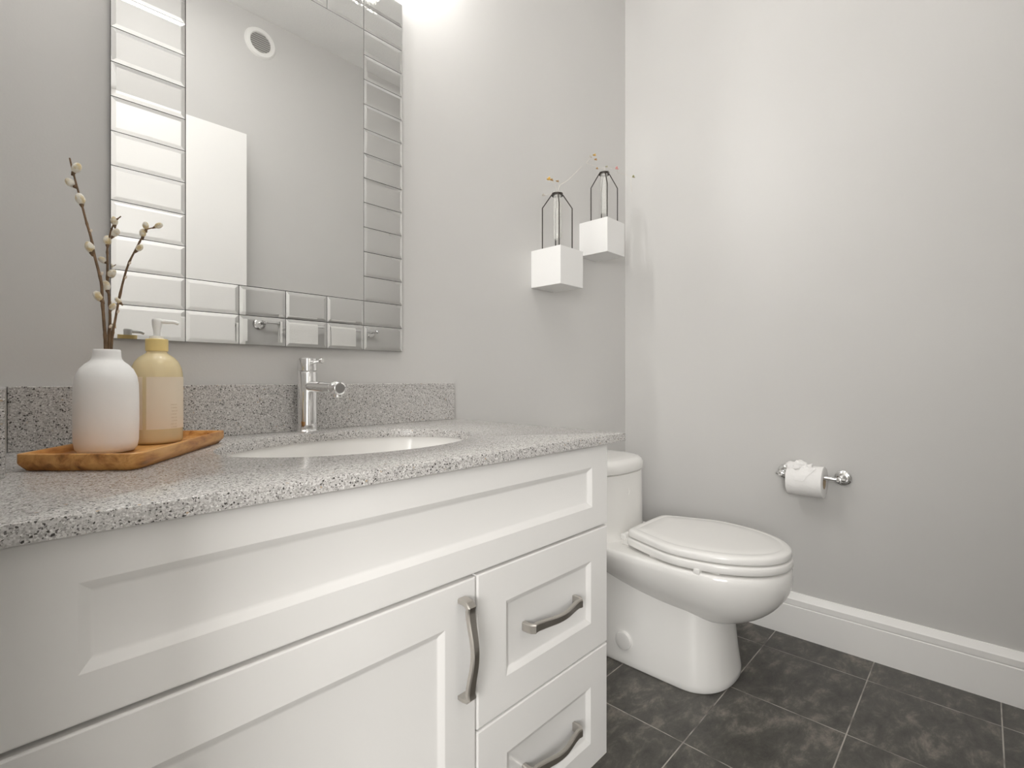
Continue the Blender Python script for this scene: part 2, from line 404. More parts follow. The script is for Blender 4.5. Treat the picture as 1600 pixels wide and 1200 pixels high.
def pull(cx, cz, vert, y0, Ln=.153):
    # flat wavy bow handle on two feet: path of (along, out)
    bm = BM(); path = []
    n = 28
    for i in range(n + 1):
        u = -1 + 2 * i / n
        out = .0205 + .0105 * (cos(u * pi) * .5 + .5) ** 1.15 + (.002 if abs(u) > .9 else 0)
        path.append((u * (Ln / 2 - .004), out))
    pts = [(-Ln / 2 + .0035, 0.0), (-Ln / 2 + .003, .010), (-Ln / 2 + .0045, .0175)] + path[1:-1] + [(Ln / 2 - .0045, .0175), (Ln / 2 - .003, .010), (Ln / 2 - .0035, 0.0)]
    loops = []
    for i, (a, o) in enumerate(pts):
        pa, pb = pts[max(i - 1, 0)], pts[min(i + 1, len(pts) - 1)]
        ta, to = pb[0] - pa[0], pb[1] - pa[1]; l = math.hypot(ta, to); ta /= l; to /= l
        na, no = -to, ta                       # outward normal in (along, out)
        hw = .0072 - .0008 * cos(a / (Ln / 2) * pi); th = .0036
        sec = [(-hw, -th), (hw, -th), (hw, th * .55), (hw * .75, th), (-hw * .75, th), (-hw, th * .55)]
        lp = []
        for s, q in sec:
            aa, oo = a + na * q, o + no * q
            if i in (0, len(pts) - 1): oo = 0
            lp.append((cx + s, y0 - oo, cz - aa) if vert else (cx + aa, y0 - oo, cz + s))
        loops.append(lp)
    return loft(bm, loops, True, True)
link('handle', pull(.4985, .4625, True, FY), M['nickel'], door, ang=30)
link('handle', pull(.7185, .4405, False, FY + .0065), M['nickel'], d1, ang=30)
link('handle', pull(.7185, .1925, False, FY + .0065), M['nickel'], d2, ang=30)

# ------------------------------------------------------------------ countertop with oval cut-out, splashes
CZ, CB = .7558, .7380
t = thing('countertop', (.47, -.28, CB), 'speckled grey quartz countertop with a backsplash and an oval sink opening', 'countertop')
SX, SY, SA, SB = .484, -.268, .238, .170
corners = [(.952, -.0005), (.0025, -.0005), (.0025, -.5635), (.9445, -.5635)]
angs = sorted(set([2 * pi * i / 96 for i in range(96)] + [math.atan2(c[1] - SY, c[0] - SX) % (2 * pi) for c in corners]))
corners[0] = (.9335, -.0005)
def outer(a, ins=0):
    dx, dy = cos(a), sin(a); best = 9
    # polygon edge intersection
    P = [(.9335 - ins, -.0005 - ins), (.0025 + ins, -.0005 - ins), (.0025 + ins, -.5635 + ins), (.9445 - ins, -.5635 + ins)]
    for i in range(4):
        x1, y1 = P[i]; x2, y2 = P[(i + 1) % 4]; ex, ey = x2 - x1, y2 - y1
        den = dx * ey - dy * ex
        if abs(den) < 1e-9: continue
        tt = ((x1 - SX) * ey - (y1 - SY) * ex) / den; uu = ((x1 - SX) * dy - (y1 - SY) * dx) / den
        if tt > 0 and -1e-6 <= uu <= 1 + 1e-6: best = min(best, tt)
    return SX + dx * best, SY + dy * best
angs = sorted(set([round(2 * pi * i / 96, 6) for i in range(96)] + [math.atan2(c[1] - SY, c[0] - SX) % (2 * pi) for c in corners]))
def oval(a, k=0):
    # point of the ellipse lying on the ray at angle a
    rr = 1 / math.sqrt((cos(a) / (SA + k)) ** 2 + (sin(a) / (SB + k)) ** 2); return SX + rr * cos(a), SY + rr * sin(a)
loops = [[(*oval(a), CB) for a in angs], [(*oval(a), CZ - .003) for a in angs], [(*oval(a, .001), CZ - .0008) for a in angs], [(*oval(a, .003), CZ) for a in angs],
         [(*outer(a, .003), CZ) for a in angs], [(*outer(a, .001), CZ - .0008) for a in angs], [(*outer(a), CZ - .003) for a in angs], [(*outer(a), CB) for a in angs]]
link('slab', loft(BM(), loops, close=True), M['quartz'], t, ang=30)
link('backsplash', bx(.0254, .926, -.020, -.0008, CZ, .8585, bev=.0012), M['quartz'], t, smooth=False)
link('side_splash', loft(BM(), [[(.0015, -.0008, z), (.0015, -.30, z), (.0170, -.30, z), (.0252, -.0008, z)] for z in (CZ, .8585)], True, True), M['quartz'], t)

t = thing('sink_basin', (SX, SY, .60), 'white oval undermount sink below the grey countertop', 'sink')
prof = [(1.06, -.0004), (1.03, -.0004), (1.022, -.006), (1.0, -.03), (.93, -.075), (.80, -.112), (.55, -.133), (.25, -.141), (.10, -.143)]
ins = [[(SX + SA * k * cos(2 * pi * i / 72), SY + SB * k * sin(2 * pi * i / 72), CB + h) for i in range(72)] for k, h in prof]
out = [[(SX + (SA * k + .01) * cos(2 * pi * i / 72), SY + (SB * k + .01) * sin(2 * pi * i / 72), CB + h - .010) for i in range(72)] for k, h in prof[::-1]]
link('bowl', loft(BM(), ins + out, close=True), M['porcelain'], t, ang=60)
link('drain', lathe(BM(), [(.024, -.1425), (.024, -.140), (.019, -.138), (.010, -.1395)], SX, SY, base=CB), M['chrome'], t)

# ------------------------------------------------------------------ faucet
FX, FYc = .4845, -.0505
t = thing('faucet', (FX, FYc, CZ), 'chrome single-lever faucet standing behind the sink', 'faucet')
link('base_ring', lathe(BM(), [(.0255, 0), (.0255, .0025), (.023, .0055), (.0205, .006)], FX, FYc, base=CZ), M['chrome'], t)
link('body', lathe(BM(), [(.0200, .0055), (.0200, .128), (.0190, .1295)], FX, FYc, base=CZ), M['chrome'], t)
link('cap', lathe(BM(), [(.0190, .1315), (.0203, .133), (.0203, .155), (.0190, .1585), (.015, .1605), (.006, .161)], FX, FYc, base=CZ), M['chrome'], t)
link('lever', revolve(BM(), (FX, FYc - .018, CZ + .150), (0, -1, .045), [(.0036, 0), (.0036, .040), (.0050, .042), (.0052, .050), (.0040, .052)], n=20), M['chrome'], t)
SZ = CZ + .0985
sp = link('spout', revolve(BM(), (FX, FYc - .015, SZ), (0, -1, -.02), [(.0118, 0), (.0112, .098), (.0112, .1), (.0132, .104), (.0142, .112), (.0142, .126), (.0125, .131), (.0115, .1315), (.010, .130)], n=36), M['chrome'], t)
link('aerator', lathe(BM(), [(.0085, -.021), (.0098, -.020), (.0098, -.006)], FX, FYc - .015 - .119, base=SZ), M['chrome'], sp)

# ------------------------------------------------------------------ wooden tray with vase, twigs and soap
TZ = CZ + .0005
tl, tf, tr_ = Vector((.0265, -.256)), Vector((.1305, -.3605)), Vector((.2985, -.1265)); tb = tl + tr_ - tf
ctr = (tl + tr_) / 2
ctr = (tl + tr_ + tf + tb) / 4
def traypoly(k, z, rr=.0055):
    P = [tl, tf, tr_, tb]; out = []
    for i in range(4):
        p, a, b = P[i], P[i - 1], P[(i + 1) % 4]
        da, db = (a - p).normalized(), (b - p).normalized()
        p = p + (da + db) * k
        r2 = max(.002, (.024 if i == 1 else rr) - k * .6)
        for s in range(6):
            th = s / 5; q = p + da * r2 * (1 - th) ** 2 + db * r2 * th ** 2
            out.append((q.x, q.y, z))
    return out
loops = [traypoly(.012, TZ), traypoly(.0075, TZ), traypoly(.0012, TZ + .0075), traypoly(0, TZ + .010), traypoly(0, TZ + .0205), traypoly(.0008, TZ + .0215), traypoly(.0045, TZ + .0215), traypoly(.0055, TZ + .0205), traypoly(.0085, TZ + .0125), traypoly(.0125, TZ + .0095)]
tag(link('serving_tray', loft(BM(), loops, True, True), M['wood'], ang=30), 'small rectangular wooden tray on the countertop under the vase and soap', 'tray')

VXc, VYc, VZ = .1213, -.2078, TZ + .0098
H = .142
vp = [(.033, 0), (.040, .001), (.0445, .006), (.0465, .016), (.0472, .045), (.0468, .080), (.0462, .094), (.044, .105), (.0385, .115), (.031, .1215), (.0245, .1258), (.0218, .129), (.0208, .133), (.0205, .138), (.0203, .1405), (.0192, .142), (.0175, .1412), (.0170, .137), (.0172, .125), (.030, .112), (.040, .09), (.042, .04), (.039, .012), (.02, .009)]
vp = [(r * .795, h * 1.031) for r, h in vp]
tag(link('bud_vase', lathe(BM(), vp, VXc, VYc, 64, base=VZ), M['matte'], ang=60), 'matte white bottle-shaped ceramic vase on the wooden tray', 'vase')

CAM = Vector((0, -1.1209, .8703))
def away(p): return tuple(CAM + (Vector(p) - CAM) * 1.0225)     # twigs stand in the vase, a little behind where they were first measured
def branch(path, rads, cats, buds, lab):
    path = [away(p) for p in path]; cats = [(away(c), d_, s_ * .94) for c, d_, s_ in cats]; buds = [away(c) for c in buds]; rads = [r * .74 for r in rads]
    pts = smooth_pts([(VXc + (path[0][0] - VXc) * .5, VYc + (path[0][1] - VYc) * .5, VZ + .0105)] + path, 5)
    n = len(pts)
    b0 = pts[0]
    t = thing('willow_branch', b0, lab, 'branch', 'pussy willow branches in the white vase')
    tube_r = [rads[0] + (rads[1] - rads[0]) * i / (n - 1) + .0004 * (1 if i % 7 == 0 else 0) for i in range(n)]
    link('stem', tube(BM(), pts, tube_r, 8), M['twig'], t, ang=70)
    for c, dirv, s in cats:
        c = Vector(c); dv = Vector(dirv).normalized()
        bm = ellipsoid(BM(), c + dv * .008 * s, (.0058 * s, .0058 * s, .0084 * s), dv, 14, 10, .07)
        k = link('catkin', bm, M['catkin'], t, ang=80)
        bm = revolve(BM(), c - dv * .0035 * s, dv, [(.0009, -.002), (.0022 * s, .001), (.0030 * s, .0035 * s), (.0012, .0052 * s)], n=10)
        link('bud_scale', bm, M['twig'], k, ang=70)
    for c in buds:
        bm = ellipsoid(BM(), c, (.0016, .0016, .003), (.3, -.2, 1), 8, 6)
        link('leaf_bud', bm, M['bud'], t)
A = [(.1175, -.2258, .9117), (.1163, -.2245, .944), (.1144, -.2226, .9799), (.1132, -.2212, 1.0069), (.107, -.2147, 1.0428), (.1033, -.2108, 1.0697), (.0996, -.2069, 1.0876), (.0947, -.2017, 1.1146), (.0898, -.1965, 1.1415), (.0861, -.1925, 1.1613), (.083, -.1893, 1.1801)]
B = [(.1223, -.2163, .9123), (.1236, -.2177, .9542), (.1229, -.217, .9815), (.1211, -.215, 1.0088), (.1211, -.215, 1.0361), (.1211, -.215, 1.0589), (.1248, -.219, 1.0816), (.1286, -.223, 1.0944), (.1342, -.2289, 1.1017)]
Cc = [(.1222, -.238, .9114), (.1259, -.2419, .9524), (.132, -.2484, .997), (.1381, -.2549, 1.0282), (.1454, -.2627, 1.0504), (.1516, -.2691, 1.0674), (.1546, -.2724, 1.0772), (.1614, -.2795, 1.0807), (.1669, -.2853, 1.0825)]
branch(A, (.0030, .0014), [((.0868, -.1932, 1.1600), (.45, -.35, 1), 1.0), ((.0878, -.1945, 1.1405), (-.75, .7, .9), 1.0), ((.0945, -.2015, 1.1150), (-.2, .05, 1), 1.05), ((.1040, -.2118, 1.0475), (-.25, .1, 1), 1.05), ((.1140, -.2222, .9800), (-.55, .45, 1), 1.05)], [(.1035, -.2095, 1.078), (.114, -.2225, 1.018)], 'tallest of the pussy willow twigs in the white vase, leaning left')
branch(B, (.0028, .0011), [((.1282, -.2222, 1.0890), (-.1, 0, 1), .82), ((.1265, -.2205, 1.0735), (.5, -.5, 1), .85), ((.1212, -.2145, 1.0610), (0, .1, 1), .92), ((.1195, -.213, 1.0360), (-.8, .8, .9), .78), ((.1222, -.217, 1.0160), (.6, -.6, .9), .86), ((.1208, -.2165, .9960), (-.2, .1, 1), .95), ((.1240, -.219, .9680), (.4, -.3, 1), .75)], [(.1236, -.2195, .945)], 'middle pussy willow twig in the white vase, upright with a short hooked tip')
branch(Cc, (.0024, .0009), [((.1640, -.2825, 1.0818), (.5, -.5, .3), .72), ((.1555, -.2732, 1.0785), (-.1, 0, 1), .72), ((.1522, -.270, 1.0680), (0, 0, 1), .75), ((.1468, -.264, 1.0490), (.5, -.5, .8), .72), ((.1312, -.2470, .9760), (-.6, .6, 1), .68)], [(.1398, -.2566, 1.032), (.136, -.2515, 1.012), (.1288, -.2445, .964)], 'thinnest pussy willow twig in the white vase, leaning right across the mirror')

SXc, SYc, SZb = .1956, -.1336, TZ + .0098
t = thing('soap_dispenser', (SXc, SYc, SZb), 'amber pump bottle of hand soap with a cream label on the wooden tray', 'soap bottle')
bp_ = [(r * .822, h) for r, h in [(.036, 0), (.0415, .0012), (.0436, .005), (.0438, .012), (.0438, .105), (.0432, .114), (.041, .123), (.0365, .132), (.030, .139), (.0225, .1435), (.0180, .1465), (.0170, .1490), (.0170, .153)]]
bottle = link('bottle', lathe(BM(), bp_, SXc, SYc, 64, True, False, base=SZb), M['bottle'], t, ang=60)
link('soap_liquid', lathe(BM(), [(.028, .002), (.0333, .003), (.0349, .007), (.0349, .082), (.0337, .0825)], SXc, SYc, 64, base=SZb), M['liquid'], bottle, ang=60)
def wrap(r, a0, a1, z0, z1, th=.0004, n=40):
    bm = BM(); L2 = []
    for i in range(n + 1):
        a = a0 + (a1 - a0) * i / n
        L2.append([(SXc + rr * cos(a), SYc + rr * sin(a), SZb + z) for rr, z in ((r, z0), (r + th, z0), (r + th, z1), (r, z1))])
    return loft(bm, L2, True, True)
view = math.atan2(-1.1209 - SYc, 0 - SXc)
lb = link('label', wrap(.0361, view - R(22), view + R(118), .024, .1075), M['label'], t)
link('label', wrap(.0361, view - R(165), view - R(31), .024, .1075), M['label'], t)
bm = BM()
def glyphs(a_start, z, h, pattern):
    # raised printed capitals wrapped on the label
    cell = h * .72 / .0366; a = a_start
    for ch in pattern:
        for (u0, u1, v0, v1) in GL.get(ch, ()):
            aa, ab = a + u0 * cell * .8, a + u1 * cell * .8
            m_ = []
            for s in range(3):
                an = aa + (ab - aa) * s / 2
                m_.append([(SXc + rr * cos(an), SYc + rr * sin(an), SZb + z + zz * h) for rr, zz in ((.03652, v0), (.03666, v0), (.03666, v1), (.03652, v1))])
            loft(bm, m_, True, True)
        a += cell
T_ = .16
GL = {'C': [(0, T_, 0, 1), (0, .9, 0, T_), (0, .9, 1 - T_, 1)], 'L': [(0, T_, 0, 1), (0, .9, 0, T_)], 'E': [(0, T_, 0, 1), (0, .9, 0, T_), (0, .9, 1 - T_, 1), (0, .7, .45, .45 + T_)], 'A': [(0, T_, 0, 1), (.74, .9, 0, 1), (0, .9, 1 - T_, 1), (0, .9, .4, .4 + T_)], 'N': [(0, T_, 0, 1), (.74, .9, 0, 1), (.16, .45, .55, .85), (.45, .74, .2, .55)], 'S': [(0, .9, 0, T_), (0, .9, .45, .45 + T_), (0, .9, 1 - T_, 1), (0, T_, .5, 1), (.74, .9, 0, .5)], 'O': [(0, T_, 0, 1), (.74, .9, 0, 1), (0, .9, 0, T_), (0, .9, 1 - T_, 1)], 'P': [(0, T_, 0, 1), (0, .9, 1 - T_, 1), (0, .9, .45, .45 + T_), (.74, .9, .5, 1)]}
for k in range(8):
    zz = .062 - k * .0052
    glyphs(view + R(30) + (k % 3) * .02, zz, .0016, 'CLEANSOAP' if k % 2 else 'SOAPCLEAN')
link('printed_text', bm, M['ink'], lb, smooth=False)
link('collar', lathe(BM(), [(.0142, .1495), (.0155, .1500), (.0157, .152), (.0157, .1685), (.0148, .1695)], SXc, SYc, 48, base=SZb), M['collar'], t)
pm = link('pump', lathe(BM(), [(.0102, .1695), (.0102, .1740), (.0046, .1746), (.0050, .183), (.0066, .192), (.0070, .199), (.0068, .2015), (.0058, .203)], SXc, SYc, 32, base=SZb), M['pump'], t)
nz = Vector((cos(view + R(80)), sin(view + R(80)), 0))
bm = BM(); P0 = Vector((SXc, SYc, SZb + .1985))
tube(bm, [P0, P0 + nz * .012, P0 + nz * .024, P0 + nz * .030 - Vector((0, 0, .0025))], [.0042, .0036, .0030, .0026], 12)
link('nozzle', bm, M['pump'], pm)

# ------------------------------------------------------------------ wall mirror with bevelled mirror-tile border
MX0, MX1, MZ0, MZ1 = .1526, .7555, .9415, 1.852
TH = (MZ1 - MZ0) / 15; TW = .1126
t = thing('wall_mirror', ((MX0 + MX1) / 2, 0, MZ0), 'rectangular wall mirror bordered with small mirror tiles, hanging above the sink', 'mirror')
link('backing_board', bx(MX0 + .001, MX1 - .001, -.009, -.0005, MZ0 + .001, MZ1 - .001), M['dark'], t, smooth=False)
ix0, ix1, iz0, iz1 = MX0 + TW, MX1 - TW, MZ0 + 2 * TH, MZ1 - 2 * TH
link('mirror_glass', bx(ix0 + .0006, ix1 - .0006, -.0118, -.0092, iz0 + .0006, iz1 - .0006), M['mirror'], t, smooth=False)
bm = BM()
def tile(x0, x1, z0, z1):
    g, bw, dp = .0006, .0075, .0005
    tx, tz = random.uniform(-.0011, .0011), random.uniform(-.0011, .0011)
    def rc(i, y):
        out = []
        for sx, sz in ((0, 0), (1, 0), (1, 1), (0, 1)):
            x = x0 + i if sx == 0 else x1 - i; z = z0 + i if sz == 0 else z1 - i
            out.append((x, y + tx * (x - (x0 + x1) / 2) + tz * (z - (z0 + z1) / 2), z))
        return out
    loft(bm, [rc(g, -.009), rc(g, -.0118 + dp), rc(bw, -.0122)], False, True)
for k in range(15):
    tile(MX0, ix0, MZ0 + k * TH, MZ0 + (k + 1) * TH); tile(ix1, MX1, MZ0 + k * TH, MZ0 + (k + 1) * TH)
cw = (ix1 - ix0) / 4
for c in range(4):
    for r in (0, 1, 13, 14): tile(ix0 + c * cw, ix0 + (c + 1) * cw, MZ0 + r * TH, MZ0 + (r + 1) * TH)
link('tile_border', bm, M['mirror'], t, smooth=False)

# ------------------------------------------------------------------ vanity light above the mirror: three crystal shades
LZ = 2.07
t = thing('vanity_light', (.455, 0, 2.05), 'three-lamp crystal vanity light mounted on the wall above the mirror', 'light')
link('backplate', bx(.11, .80, -.022, -.0005, 2.135, 2.20, bev=.004), M['chrome'], t)
for x in (.16, .43, .70):
    bm = BM(); tube(bm, smooth_pts([(x, -.020, 2.167), (x, -.07, 2.171), (x, -.092, 2.16), (x, -.098, 2.128)], 5), .006, 10)
    arm = link('arm', bm, M['chrome'], t)
    link('socket', lathe(BM(), [(.010, .0), (.0125, .002), (.0125, .028), (.008, .032)], x, -.098, 32, base=LZ + .030), M['chrome'], arm)
    bm = BM()
    tube(bm, [(x + .047 * cos(2 * pi * i / 24), -.098 + .047 * sin(2 * pi * i / 24), LZ + .038) for i in range(25)], .0022, 8)
    tube(bm, [(x - .047, -.098, LZ + .038), (x + .047, -.098, LZ + .038)], .0018, 8)
    link('shade_ring', bm, M['chrome'], arm)
    bm = BM()
    for ring, rr, z0, z1, n in ((0, .047, LZ - .165, LZ + .036, 16), (1, .030, LZ - .185, LZ - .150, 10)):
        for i in range(n):
            a = 2 * pi * (i + ring * .5) / n; c = Vector((x + rr * cos(a), -.098 + rr * sin(a), 0))
            m = 6 if ring == 0 else 2; hh = (z1 - z0) / m
            for q in range(m):
                zc_ = z0 + (q + .5) * hh; rad = .0062
                ellipsoid(bm, (c.x, c.y, zc_), (rad, rad, hh * .47), (0, 0, 1), 6, 4)
    link('crystal_shade', bm, M['crystal'], arm, smooth=False)
    link('bulb', ellipsoid(BM(), (x, -.098, LZ), (.017, .017, .024), (0, 0, 1), 20, 12), M['bulb'], arm)

# ------------------------------------------------------------------ cube shelves with wire-framed tube vases
def cube_shelf(x0, x1, z0, z1, dpt, lab):
    return tag(link('wall_cube_shelf', bx(x0, x1, -dpt, -.0005, z0, z1, bev=.0012), M['cube'], smooth=False), lab, 'shelf', 'white cube shelves on the mirror wall')
cube_shelf(1.2815, 1.4065, 1.180, 1.3055, .1265, 'lower and nearer of the two white cube shelves, the one farther from the corner')
cube_shelf(1.5600, 1.6790, 1.336, 1.4625, .1255, 'upper of the two white cube shelves, beside the room corner')
def tube_vase(cx, cy, z, h, zb, zr, lab):
    t = thing('tube_vase', (cx, cy, z), lab, 'vase', 'wire-framed tube vases on the cube shelves')
    w = .0020
    bm = BM()
    for sx, sy in ((-1, -1), (1, -1), (1, 1), (-1, 1)):
        tube(bm, [(cx + sx * h, cy + sy * h, z + .0014), (cx + sx * h, cy + sy * h, z + zb), (cx + sx * .0135, cy + sy * .0135, z + zr)], w, 8)
    tube(bm, [(cx - h, cy - h, z + .0014), (cx + h, cy - h, z + .0014), (cx + h, cy + h, z + .0014), (cx - h, cy + h, z + .0014), (cx - h, cy - h, z + .0014)], w, 8)
    st = link('wire_frame', bm, M['wire'], t, ang=50)
    bm = lathe(BM(), [(.0165, zr - .004), (.0192, zr - .004), (.0192, zr + .004), (.0165, zr + .004), (.0165, zr - .004)], cx, cy, 32, False, False, base=z)
    link('collar_ring', bm, M['wire'], t, ang=30)
    prof = [(.004, zr - .1555), (.0105, zr - .153), (.0138, zr - .147), (.0145, zr - .138), (.0145, zr + .006), (.0172, zr + .009), (.0178, zr + .010), (.0166, zr + .0095), (.0132, zr + .006), (.0132, zr - .138), (.0115, zr - .147), (.004, zr - .151)]
    link('glass_tube', lathe(BM(), prof, cx, cy, 32, base=z), M['tube'], t, ang=40)
    
tube_vase(1.345, -.0635, 1.3055, .036, .147, .193, 'glass tube vase in a dark wire frame on the lower cube shelf')
tube_vase(1.632, -.0655, 1.4625, .036, .138, .193, 'glass tube vase in a dark wire frame on the upper cube shelf')
def sprig(stems, flowers, lab):
    b = Vector(stems[0][0]); t = thing('flower_sprig', b, lab, 'flowers', 'dried flower sprigs in the tube vases')
    bm = BM()
    for s in stems:
        tube(bm, smooth_pts(s, 5) if len(s) > 2 else s, .0006, 6)
    link('stem', bm, M['stem_pale'], t)
    for c, m_, s in flowers:
        bm = BM(); c = Vector(c)
        for i in range(5):
            a = 2 * pi * i / 5 + random.random(); dv = Vector((cos(a), sin(a) * .6, .5 + .4 * sin(a * 2)))
            ellipsoid(bm, c + dv * .0044 * s, (.0034 * s, .0014 * s, .0048 * s), dv, 8, 6)
        link('blossom', bm, M[m_], t)
sprig([[(1.344, -.063, 1.40), (1.3437, -.0622, 1.5042), (1.3407, -.059, 1.5261), (1.3347, -.0526, 1.5436), (1.3257, -.0431, 1.5501)], [(1.3437, -.0622, 1.5042), (1.3497, -.0685, 1.5261), (1.3452, -.0638, 1.5436)], [(1.344, -.063, 1.502), (1.3212, -.0383, 1.5002), (1.3137, -.0304, 1.4955)],
       [(1.345, -.064, 1.500), (1.352, -.071, 1.532), (1.3707, -.0908, 1.5501), (1.4067, -.122, 1.5985)]],
      [((1.3257, -.0431, 1.5501), 'petal_y', 1.1), ((1.332, -.050, 1.5475), 'petal_o', .8), ((1.3452, -.0638, 1.5436), 'petal_o', .8), ((1.3137, -.0304, 1.4958), 'stem_pale', .9)],
      'pale sprig with a yellow blossom in the lower shelf\'s glass tube vase')
sprig([[(1.632, -.0655, 1.56), (1.6334, -.067, 1.6647), (1.6166, -.0492, 1.6794), (1.5997, -.0314, 1.6892), (1.5863, -.0171, 1.6965), (1.588, -.0189, 1.7039), (1.5964, -.0278, 1.7186), (1.6065, -.0385, 1.7259)], [(1.6334, -.067, 1.6647), (1.6384, -.0723, 1.6818), (1.6502, -.0848, 1.6765), (1.6654, -.1009, 1.6745), (1.6788, -.0981, 1.6647), (1.699, -.1365, 1.6451), (1.7024, -.1401, 1.6108), (1.7057, -.1436, 1.5862)]],
      [((1.5964, -.0278, 1.7186), 'stem_pale', .9), ((1.6065, -.0385, 1.7259), 'petal_y', .9), ((1.6098, -.0421, 1.7088), 'petal_o', .8), ((1.6132, -.0456, 1.6745), 'petal_o', .7), ((1.6654, -.1009, 1.6745), 'petal_p', 1.0), ((1.6384, -.0723, 1.6818), 'petal_g', .7), ((1.7091, -.1472, 1.6426), 'petal_g', .9)],
      'arching sprig with a pink blossom in the upper shelf\'s glass tube vase')

# ------------------------------------------------------------------ one-piece toilet
TXc = 1.484
t = thing('toilet', (TXc, -.38, 0), 'white one-piece toilet with its lid closed beside the vanity', 'toilet')
def egg(z, yc, af, ab, hw, pf=2.0, pb=3.0, n=72, hwb=None):
    lp = []
    for i in range(n):
        a = 2 * pi * i / n; c, s = cos(a), sin(a)
        front = s < 0; p = pf if front else pb
        x = hw * math.copysign(abs(c) ** (2 / p), c); y = (af if front else ab) * math.copysign(abs(s) ** (2 / p), s)
        lp.append((TXc + x, yc + y, z))
    return lp
# bowl with the rounded overhang and rear deck
RZ, BOT = .3525, .168
loops = [egg(RZ - .004, -.50, .19, .30, .13), egg(RZ, -.50, .234, .445, .173, 2.05, 3.4), egg(RZ - .0015, -.50, .2425, .452, .1815, 2.05, 3.4), egg(RZ - .007, -.50, .2465, .455, .1855, 2.05, 3.4)]
K = 16
for i in range(1, K + 1):
    tt = i / K; s = math.sqrt(max(0, 1 - tt ** 1.7)); z = RZ - .012 - (RZ - .012 - BOT) * tt
    s = max(s, .05)
    loops.append(egg(z, -.50 - .045 * tt, .2465 * s ** 1.18, .455 * s ** .95, .1855 * s ** .92, 2.05, 2.0 + 1.4 * (1 - tt) ** 2))
link('bowl', loft(BM(), loops, True, True), M['porcelain'], t, ang=70)
loops = []
for z, af, hw, ex in ((0, .108, .141, 0), (.004, .1105, .1435, 0), (.02, .110, .143, 0), (.08, .101, .137, 0), (.15, .094, .131, 0), (.20, .09, .128, 0), (.26, .085, .126, 0), (.318, .08, .124, 0)):
    loops.append(egg(z, -.495, af, .475, hw, 2.3, 7.0))
link('pedestal', loft(BM(), loops, True, True), M['porcelain'], t, ang=70)
def capdisc(x, sgn):
    return revolve(BM(), (x, -.321, .071), (sgn, 0, 0), [(.0265, -.02), (.0265, .0065), (.0255, .0085), (.022, .0095), (.010, .0100)], n=40)
link('bolt_cover', capdisc(TXc - .1375, -1), M['plastic'], t)
link('bolt_cover', capdisc(TXc + .1375, 1), M['plastic'], t)
# seat and lid: nearly straight taper to a squared-off rear edge
def lidloop(z, k, n=10):
    hw, af, ab = .1785 - k, .2455 - k, .1835 - k
    half = [(0, ab), (.28, ab), (.50, ab * .998), (.60, ab * .985), (.665, ab * .94), (.715, ab * .84), (.775, ab * .70), (.875, ab * .45), (.965, ab * .2), (1, 0)]
    half = [(x * hw, y) for x, y in half] + [(hw * abs(cos(a)) ** (2 / 2.05), -af * abs(sin(a)) ** (2 / 2.05)) for a in [pi / 2 * i / 11 for i in range(1, 12)]]
    pts = smooth_pts([(x, y, 0) for x, y in half], 3)
    pts[-1].x = 0
    R_ = [(TXc + p.x, -.50 + p.y, z) for p in pts]; L_ = [(TXc - p.x, -.50 + p.y, z) for p in pts[-2:0:-1]]
    return R_ + L_
loops = [lidloop(.3580, .03), lidloop(.3580, .004), lidloop(.3590, -.0010), lidloop(.3620, -.0030), lidloop(.3755, -.0030), lidloop(.3795, -.0012), lidloop(.3812, .004), lidloop(.3812, .03)]
seat = link('seat', loft(BM(), loops, True, True), M['plastic'], t, ang=60)
for x, y in ((-.135, -.60), (.135, -.60), (-.13, -.42), (.13, -.42)): link('bumper', bx(TXc + x - .012, TXc + x + .012, y - .012, y + .012, RZ - .0035, .3625, bev=.002), M['plastic'], seat)
link('bumper', bx(TXc - .178, TXc - .155, -.572, -.555, RZ - .005, .3635, bev=.002), M['plastic'], seat)
loops = [lidloop(.3848, .03), lidloop(.3848, .005), lidloop(.3856, .001), lidloop(.3885, 0), lidloop(.3985, 0), lidloop(.4035, .0025), lidloop(.4065, .009), lidloop(.4074, .018), lidloop(.4074, .022), lidloop(.4068, .0245), lidloop(.4078, .028), lidloop(.4092, .06), lidloop(.4100, .10), lidloop(.4104, .15)]
link('lid', loft(BM(), loops, True, True), M['plastic'], t, ang=60)
for s in (-1, 1):
    bm = revolve(BM(), (TXc + s * .078 - .028, -.298, .374), (1, 0, 0), [(.008, 0), (.0105, .003), (.0105, .053), (.008, .056)], n=24)
    box(bm, TXc + s * .078 - .022, TXc + s * .078 + .022, -.335, -.288, RZ - .004, .372, bev=.004)
    link('hinge', bm, M['plastic'], t)
# tank
def tank(z, k=0, fr=0):
    return egg(z, -.125, .142 + k + fr, .105 + min(k, .002), .170 + k, 2.6, 9.0)
loops = [tank(.335, .012), tank(.352, .006), tank(.362, .002), tank(.38, 0), tank(.555, -.001), tank(.5565, -.0035)]
tk = link('tank', loft(BM(), loops, True, True), M['porcelain'], t, ang=50)
loops = [tank(.5585, -.004), tank(.5595, .0005), tank(.563, .0025), tank(.585, .002), tank(.594, -.003), tank(.5995, -.012), tank(.6015, -.022), tank(.6035, -.06)]
link('tank_lid', loft(BM(), loops, True, True), M['porcelain'], t, ang=60)
link('flush_button', lathe(BM(), [(.024, .0015), (.024, .0045), (.021, .006), (.004, .0065)], TXc, -.12, 32, base=.602), M['chrome'], t)
